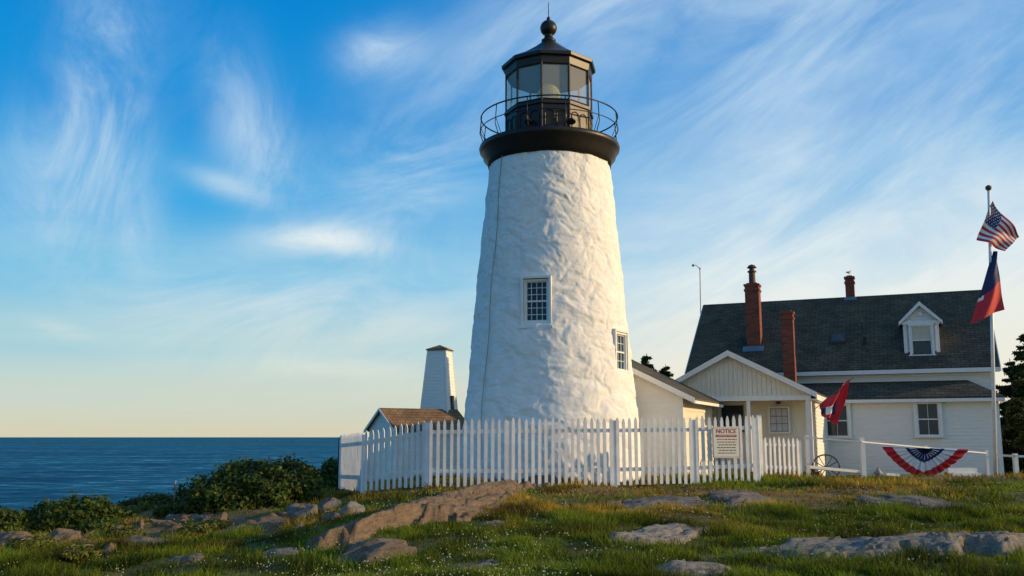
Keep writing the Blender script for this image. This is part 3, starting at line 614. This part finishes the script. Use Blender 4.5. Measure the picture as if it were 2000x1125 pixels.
M_paper=simple('paper',(.6,.62,.62),(.42,.46,.5),.6,9); mb=MB(); mb.box(-.27,.27,-.02,.02,-.36,.36); mb.obj('backing',M_trim,nb); mb=MB()
for i in range(3):
    for j in range(3): mb.box(-.25+i*.172,-.25+i*.172+.15,-.03,-.021,-.33+j*.23,-.33+j*.23+.20)
mb.obj('papers',M_paper,nb)
mb=MB(); mb.lathe([(.03,1.0),(.07,1.03),(.08,1.05),(.05,1.15),(.02,1.18)],8,c=(3.83,-5.42)); mb.tube([(3.83,-5.3,1.17),(3.83,-5.42,1.17)],.012,5); mb.obj('porch_lantern',M_rust,PB)

SHD=empty('attached_shed',H0,RZ); xr=2.0; xm=-.7; xl=-3.4; yf=-10.5; zr=lambda x:2.56-.50*abs(x-xm)
mb=MB(); 
mb.add([(xl,yf,-1.5),(xr,yf,-1.5),(xr,yf,zr(xr)-.05),(xm,yf,zr(xm)-.05),(xl,yf,zr(xl)-.05)],[(0,1,2,3,4)]); mb.obj('front_wall',M_clap,SHD)
mb=MB(); mb.clap((xr,yf),(xr,-6.6),-1.5,zr(xr)-.05,(1,0),.2,.02); mb.clap((xl,-6.6),(xl,yf),-1.5,zr(xl)-.05,(-1,0),.2,.02); mb.obj('side_walls',M_cream,SHD)
mb=MB(); e0=xr+.38;e1=xl-.38
mb.slab([(xm,yf-.2,2.56),(e0,yf-.2,zr(e0)),(e0,-6.75,zr(e0)),(xm,-6.75,2.56)][::-1],(0,0,-.06)); mb.slab([(e1,yf-.2,zr(e1)),(xm,yf-.2,2.562),(xm,-6.75,2.562),(e1,-6.75,zr(e1))][::-1],(0,0,-.06)); mb.obj('shingle_roof',M_roof,SHD)
mb=MB(); 
for e_ in (e0,e1): mb.slab([(e_,yf-.23,zr(e_)+.01),(xm,yf-.23,2.57),(xm,yf-.23,2.43),(e_,yf-.23,zr(e_)-.14)],(0,.03,0))
mb.box(e0-.02,e0+.02,yf-.2,-6.8,zr(e0)-.14,zr(e0)-.062); mb.box(xr-.1,xr+.03,yf-.03,yf+.10,-1.5,zr(xr)-.12); mb.obj('white_trim',M_white,SHD)

# weather instrument mast behind the roof, gull on chimney
p=at(1368,602,39); q=at(1367,525,39); r=at(1354,518,39); mb=MB(); mb.tube([p-Vector((0,0,.6)),q],.02,6); mb.tube([q,(q+r)/2+Vector((0,0,.06)),r],.014,5); mb.lathe([(.02,r.z-.06),(.06,r.z-.03),(.06,r.z+.01),(.02,r.z+.05)],10,c=(r.x,r.y)); mb.lathe([(.02,q.z-.03),(.04,q.z),(.02,q.z+.05)],8,c=(q.x,q.y)); mb.obj('weather_station',M_trim)
hb=Matrix.Translation(Vector(H0))@Matrix.Rotation(RZ,4,'Z'); gp=hb@Vector((5.59,3.6,6.33))
gu=empty('gull',gp,.5); gu.scale=(.8,.8,.8); M_gull=simple('gull_white',(.75,.75,.74),None,.8,20); M_gullg=simple('gull_grey',(.28,.30,.32),None,.8,20)
mb=MB(); mb.tube([(-.20,0,.15),(-.13,0,.16),(-.04,0,.165),(.05,0,.18),(.10,0,.22),(.12,0,.265),(.145,0,.275),(.165,0,.27)],[.01,.04,.062,.058,.038,.032,.028,.012],10); mb.obj('body',M_gull,gu,True)
mb=MB(); mb.tube([(.16,0,.272),(.205,0,.262)],[.012,.003],6); 
for s in (-.022,.022): mb.tube([(0,s,.12),(.0,s,.0)],.005,5); mb.box(-.005,.03,s-.01,s+.01,0,.006)
mb.obj('bill_and_legs',M_gold,gu); mb=MB()
for s in (-1,1): mb.tube([(.05,s*.05,.19),(-.08,s*.055,.18),(-.24,s*.02,.165)],[.02,.035,.006],6)
mb.obj('wings',M_gullg,gu,True)

# ------------------------------------------------------------------ bell tower & oil house
p=at(857,853,38); BT=empty('bell_tower',(p.x,p.y,0),math.radians(-17)); mb=MB(); z0,z1=-2.6,3.42; hw=lambda z:.365+(3.42-z)*.079
z=z0
while z<z1:
    zz_=min(z+.13,z1); a=hw(z)+.015;b=hw(zz_); mb.add([(-a,-a,z),(a,-a,z),(a,a,z),(-a,a,z),(-b,-b,zz_),(b,-b,zz_),(b,b,zz_),(-b,b,zz_)],[(0,1,5,4),(1,2,6,5),(2,3,7,6),(3,0,4,7),(0,3,2,1)]); z=zz_
mb.obj('shingled_body',M_clap,BT)
mb=MB(); 
for sx_,sy_ in ((-1,-1),(1,-1),(1,1),(-1,1)): mb.tube([(sx_*(hw(z0)+.01),sy_*(hw(z0)+.01),z0),(sx_*(hw(z1)),sy_*hw(z1),z1)],.035,4)
mb.obj('corner_boards',M_white,BT)
mb=MB(); mb.box(-.43,.43,-.43,.43,3.42,3.47); mb.add([(-.42,-.42,3.47),(.42,-.42,3.47),(.42,.42,3.47),(-.42,.42,3.47),(0,0,3.66)],[(0,1,4),(1,2,4),(2,3,4),(3,0,4)]); mb.obj('cap_roof',M_broof,BT)
mb=MB(); h_=hw(1.3); mb.box(h_-.03,h_+.06,-.14,.14,1.0,1.62); mb.obj('louvre',M_dark,BT)
p=at(806,853,36.5); OH=empty('oil_house',(p.x-.1,p.y,0),math.atan2(.6,.8)); mb=MB(); hw_=1.0
mb.clap((-1.2,hw_),(-1.2,-hw_),-2.6,.32,(-1,0),.13); mb.clap((-1.2,-hw_),(2,-hw_),-2.6,.32,(0,-1),.13); mb.clap((-1.2,hw_),(-1.2,-hw_),.32,1.02,(-1,0),.13,topfn=lambda z:gabf(z,.32,1.02)); mb.clap((2,-hw_),(2,hw_),-2.6,1.0,(1,0),.13,topfn=lambda z:(0,1) if z<.32 else gabf(z,.32,1.02)); mb.obj('walls',M_clap,OH)
mb=MB()
for s in (-1,1): mb.slab([(-1.35,s*1.15,.26),(2.15,s*1.15,.26),(2.15,0,1.08),(-1.35,0,1.08)][::-s],(0,0,-.06))
mb.obj('roof',M_broof,OH); mb=MB()
for s in (-1,1): mb.slab([(-1.38,s*1.15,.25),(-1.38,0,1.07),(-1.38,0,.97),(-1.38,s*1.15,.15)],(.03,0,0))
mb.obj('rake_boards',M_white,OH)

# ------------------------------------------------------------------ picket fence
def fence(points,name,Hh=1.40,pw=.068,gap=.066,zoff=.05,posts=True,jit=.02,H1=None):
    e=empty(name,(points[0][0],points[0][1],0)); ox,oy=points[0]; mb=MB(); mr=MB(); np_=len(points)-1
    for si,((x0,y0),(x1,y1)) in enumerate(zip(points[:-1],points[1:])):
        d=Vector((x1-x0,y1-y0)); Ls=d.length; d/=Ls; nr=Vector((d.y,-d.x)); n=int(Ls/(pw+gap)); st=Ls/n
        if nr.y>0 and abs(d.x)>.3: nr=-nr
        zA,zB=tz(x0,y0),tz(x1,y1); zl=lambda t: zA+(zB-zA)*t
        hs_=[Hh,Hh] if not H1 else [H1[si],H1[si+1]]
        for i in range(n):
            c=(i+.5)*st; t=c/Ls; x=x0+d.x*c-ox; y=y0+d.y*c-oy; z=zl(t)+zoff+random.uniform(-.015,.015); hh=(hs_[0]*(1-t)+hs_[1]*t)*(1+random.uniform(-jit,jit)*.5); tl=random.uniform(-.008,.008)
            w=pw/2*random.uniform(.92,1.05); prof=[(-w,0),(w,0),(w+tl,hh-.10),(tl+w*.55,hh-.03),(tl,hh),(tl-w*.55,hh-.03),(-w+tl,hh-.10)]
            vs=[(x+d.x*a+nr.x*o,y+d.y*a+nr.y*o,z+b) for o in (.045,.022) for a,b in prof]; m=len(prof)
            mb.add(vs,[tuple(range(m)),tuple(range(2*m-1,m-1,-1))]+[(j,j+m,(j+1)%m+m,(j+1)%m) for j in range(m)])
        for q_ in (.20,.78):
            a=Vector((x0-ox,y0-oy,zA+zoff+q_*hs_[0])); b=Vector((x1-ox,y1-oy,zB+zoff+q_*hs_[1])); k=Vector((nr.x,nr.y,0))
            mr.slab([a+k*.02,b+k*.02,b+k*.02+Vector((0,0,.08)),a+k*.02+Vector((0,0,.08))],-k*.045)
    if posts:
        for i,(x,y) in enumerate(points):
            z=tz(x,y); hh=Hh if not H1 else H1[i]; mr.box(x-ox-.055,x-ox+.055,y-oy-.03,y-oy+.09,z-.2,z+zoff+hh-.06)
    mb.obj('pickets',M_pick,e); mr.obj('rails_and_posts',M_pick,e); return e
def xy(u,d): p=at(u,900,d); return (p.x,p.y)
fence([xy(665,23.6),xy(711,20.6),xy(835,20.0),xy(995,20.1),xy(1200,20.4),xy(1355,20.7),xy(1478,20.9),xy(1486,22.6)],'picket_fence',H1=[1.28,1.25,1.36,1.42,1.41,1.41,1.40,1.40])
fence([xy(665,23.6),xy(730,27.5)],'picket_fence',1.3); 
fence([xy(1490,26.2),xy(1562,26.6)],'picket_fence',1.05)
# sign
def text(s,size,loc,m,parent,rz=0,name='lettering',sx=1):
    c=bpy.data.curves.new(name,'FONT'); c.body=s; c.size=size; c.align_x='CENTER'; c.align_y='CENTER'; c.extrude=.001; c.offset=size*.012
    o=bpy.data.objects.new(name,c); o.data.materials.append(m); o.location=loc; o.rotation_euler=(math.pi/2,0,rz); o.scale=(sx,1,1); return link(o,parent)
M_sred=simple('sign_red',(.42,.02,.02),None,.5,10); M_sink=simple('sign_ink',(.22,.05,.05),None,.5,10); M_sbase=simple('sign_white',(.80,.76,.64),(.74,.70,.58),.5,6)
p=at(1418,864,20.72); SG=empty('notice_sign',(p.x,p.y-.02,p.z),math.atan2(.2,1.38)*1.0); mb=MB(); mb.box(-.315,.315,-.02,0,-.33,.33); mb.obj('board',M_sbase,SG)
mb=MB(); 
for b_ in ((-.30,.30,.305,.311),(-.30,.30,-.311,-.305),(-.30,-.294,-.305,.305),(.294,.30,-.305,.305)): mb.box(b_[0],b_[1],-.024,-.0205,b_[2],b_[3])
mb.box(-.23,.23,-.024,-.0205,.115,.165); mb.obj('border',M_sred,SG)
text('NOTICE',.125,(0,-.0225,.235),M_sred,SG); 
text('GOVERNMENT PROPERTY',.036,(0,-.0265,.139),M_sbase,SG)
mb=MB(); rr=random.Random(4)
for j in range(6):
    z=.065-j*.058; x=-.22+rr.random()*.05; xe=.24-rr.random()*.06
    while x<xe:
        w=rr.uniform(.03,.08); mb.box(x,min(x+w,xe),-.0235,-.0205,z-.009,z+.009); x+=w+.018
mb.obj('small_print',M_sink,SG)

# ------------------------------------------------------------------ ramp rail, rails, wheel, steps
def post(mb,u,vt,vb,d,w=.10): 
    t=at(u,vt,d); b=at(u,vb,d); mb.box(t.x-w/2,t.x+w/2,t.y-w/2,t.y+w/2,min(b.z,tz(t.x,t.y))-.1,t.z); return t
def beam(mb,a,b,h=.09,t=.04):
    a=Vector(a);b=Vector(b); mb.slab([a,b,b+Vector((0,0,h)),a+Vector((0,0,h))],(0,t,0))
mb=MB(); post(mb,1575,850,915,27.2); post(mb,1683,855,936,26.6,.12); post(mb,1808,870,938,27.6,.08); post(mb,1926,879,944,28.2,.08)
beam(mb,at(1575,856,27.15),at(1683,864,26.5),.045); beam(mb,at(1683,864,26.5),at(1926,886,28.1),.035); beam(mb,at(1575,914,27.15),at(1926,948,28.1),.08,.05)
o=mb.obj('ramp_railing',M_white)
a=at(1572,911,27.3);b=at(1930,944,28.4); mb=MB(); mb.slab([a,b,b+Vector((.3,.9,0)),a+Vector((.3,.9,0))],(0,0,-.06)); mb.obj('boardwalk_ramp',M_wood)
mb=MB(); post(mb,1982,886,945,27,.11); post(mb,2110,890,945,26.6,.11); beam(mb,at(1948,891,28.1),at(1982,893,26.9),.06); beam(mb,at(1982,893,26.9),at(2110,897,26.5),.06); mb.obj('wooden_rail',M_white)
c=at(1613,914,27.9); WH=empty('wagon_wheel',(c.x,c.y,c.z),RZ); WH.rotation_euler=(math.radians(-8),0,RZ); mb=MB(); rw=.38; rg=[(rw*math.cos(t),0,rw*math.sin(t)) for t in np.linspace(0,2*math.pi,32,endpoint=False)]
mb.tube(rg,.022,6,True); mb.tube([(0,-.08,0),(0,.08,0)],.06,10)
for i in range(12): t=i*math.pi/6; mb.tube([(0,0,0),(rw*math.cos(t),0,rw*math.sin(t))],.012,5)
mb.obj('rim_hub_spokes',M_rust,WH,True)
c=at(1895,940,29.2); mb=MB()
for i in range(3): mb.box(c.x-.45,c.x+.45,c.y+i*.22,c.y+.7,c.z-.2+i*.14,c.z+.0+i*.14+.10)
mb.obj('wooden_steps',M_white)
c=at(1716,935,27.3); mb=MB(); mb.lathe([(.05,c.z-.2),(.045,c.z+.1),(.08,c.z+.12),(.09,c.z+.2),(.05,c.z+.26),(.02,c.z+.32)],12,c=(c.x,c.y)); mb.tube([(c.x-.12,c.y,c.z+.16),(c.x+.12,c.y,c.z+.16)],.03,8); mb.obj('water_spigot',M_trim,None,True)
c=ground(339,1010); mb=MB(); mb.tube([c-Vector((0,0,.3)),c+Vector((0,0,.75))],.018,6); mb.obj('metal_stake',M_trim)

# ------------------------------------------------------------------ flagpole and flags
FP=28.8; top=at(1931,372,FP); bot=at(1944,945,FP); E=empty('flagpole',bot); mb=MB(); o=Vector((0,0,-.3)); mb.tube([o,top-bot],[.062,.04],12); mb.obj('pole',M_pole,E,True)
mb=MB(); t=top-bot; mb.lathe([(.02,t.z-.02),(.05,t.z+.0),(.085,t.z+.04),(.095,t.z+.085),(.085,t.z+.13),(.04,t.z+.165),(.008,t.z+.175)],16,c=(t.x,t.y)); mb.obj('finial',M_rust,E,True)
def cloth(name,corners,d,nx,ny,colf,wave=.10,fr=3.2,parent=None,mats=None,rip=1):
    """corners: TL,TR,BR,BL"""
    TL,TR,BR,BL=[at(u,v,d) for u,v in corners]; org=TL.copy(); vs=[];fs=[];ms=[]
    for j in range(ny+1):
        for i in range(nx+1):
            s=i/nx;t=j/ny; P=(TL*(1-s)+TR*s)*(1-t)+(BL*(1-s)+BR*s)*t
            P=P+Vector((.03*rip*math.sin(s*fr*5+t*3)*s,wave*math.sin(s*fr*3.0+t*2.2)+wave*.5*math.sin(s*7+t*9),.04*rip*math.sin(s*fr*3+t*4)*(.3+s)))
            vs.append(P-org)
    for j in range(ny):
        for i in range(nx):
            fs.append((j*(nx+1)+i,j*(nx+1)+i+1,(j+1)*(nx+1)+i+1,(j+1)*(nx+1)+i)); ms.append(colf((i+.5)/nx,(j+.5)/ny))
    mb=MB(); mb.v=[tuple(v) for v in vs]; mb.f=fs; mb.m=ms; o=mb.obj(name,mats or [M_red,M_fwhite,M_blue],parent,True); o.location=org; return o
def us(s,t):
    if s<.38 and t<7/13:
        a=s/.38*11; b=t/(7/13)*9
        return 1 if ((int(a)+int(b))%2==1 and .25<a%1<.75 and .25<b%1<.75) else 2
    return 0 if int(t*13)%2==0 else 1
cloth('american_flag',[(1939,392),(1994,463),(1962,489),(1909,468)],FP-.1,88,78,us,.07,2.4,rip=.5)
cloth('lone_star_flag',[(1941,490),(1947,491),(1962,603),(1897,633)],FP-.1,30,60,lambda s,t: 2 if t<.66-.14*s else (1 if (s<.25 and t<.70) else 0),.05,2.2,rip=.5)
# small flag at the porch corner
a=at(1590,800,27.0); b=at(1667,737,26.6); SF=empty('porch_flag',a); mb=MB(); mb.tube([(0,0,0),b-a],.012,6); mb.obj('staff',M_wood,SF)
o=cloth('cloth',[(1601,792),(1662,741),(1636,829),(1607,812)],26.7,24,30,lambda s,t: 0 if (t<.40 or t>.80 or s>.72) else (1 if .2<s<.5 else 2),.08,3,None); o.parent=SF; o.location=Vector(o.location)-a
# bunting fan
c=at(1806,875,27.4); BN=empty('bunting',c,RZ*.6); vs=[];fs=[];ms=[]; nr,na_=24,112
for i in range(nr+1):
    for j in range(na_+1):
        t=math.pi*j/na_; r=i/nr; pl=math.sin(j*math.pi/4)*.06*r+.02*math.sin(j*1.3)
        ct,st_=math.cos(t),math.sin(t); bd=1/((abs(ct)**1.25+abs(st_)**1.25)**(1/1.25))
        vs.append((-ct*r*1.14*bd-.10*st_*r, pl-.05*r, -st_*r*.84*bd*(1+.03*math.sin(j*.7)) -.03*ct*r*-1-.05*r*abs(st_)))
for i in range(nr):
    for j in range(na_):
        fs.append((i*(na_+1)+j,i*(na_+1)+j+1,(i+1)*(na_+1)+j+1,(i+1)*(na_+1)+j)); r=(i+.5)/nr
        k=2 if r<.44 else (1 if r<.76 else 0)
        if .22<r<.38 and j%9 in (2,3,4): k=1
        ms.append(k)
mb=MB(); mb.v=vs;mb.f=fs;mb.m=ms; mb.obj('pleated_fan',[M_red,M_fwhite,M_blue],BN,True)
mb=MB(); mb.tube([(-1.16,0,.04),(1.16,0,-.04)],.016,5); mb.obj('header_rope',M_fwhite,BN)
print('done',len(bpy.data.objects))
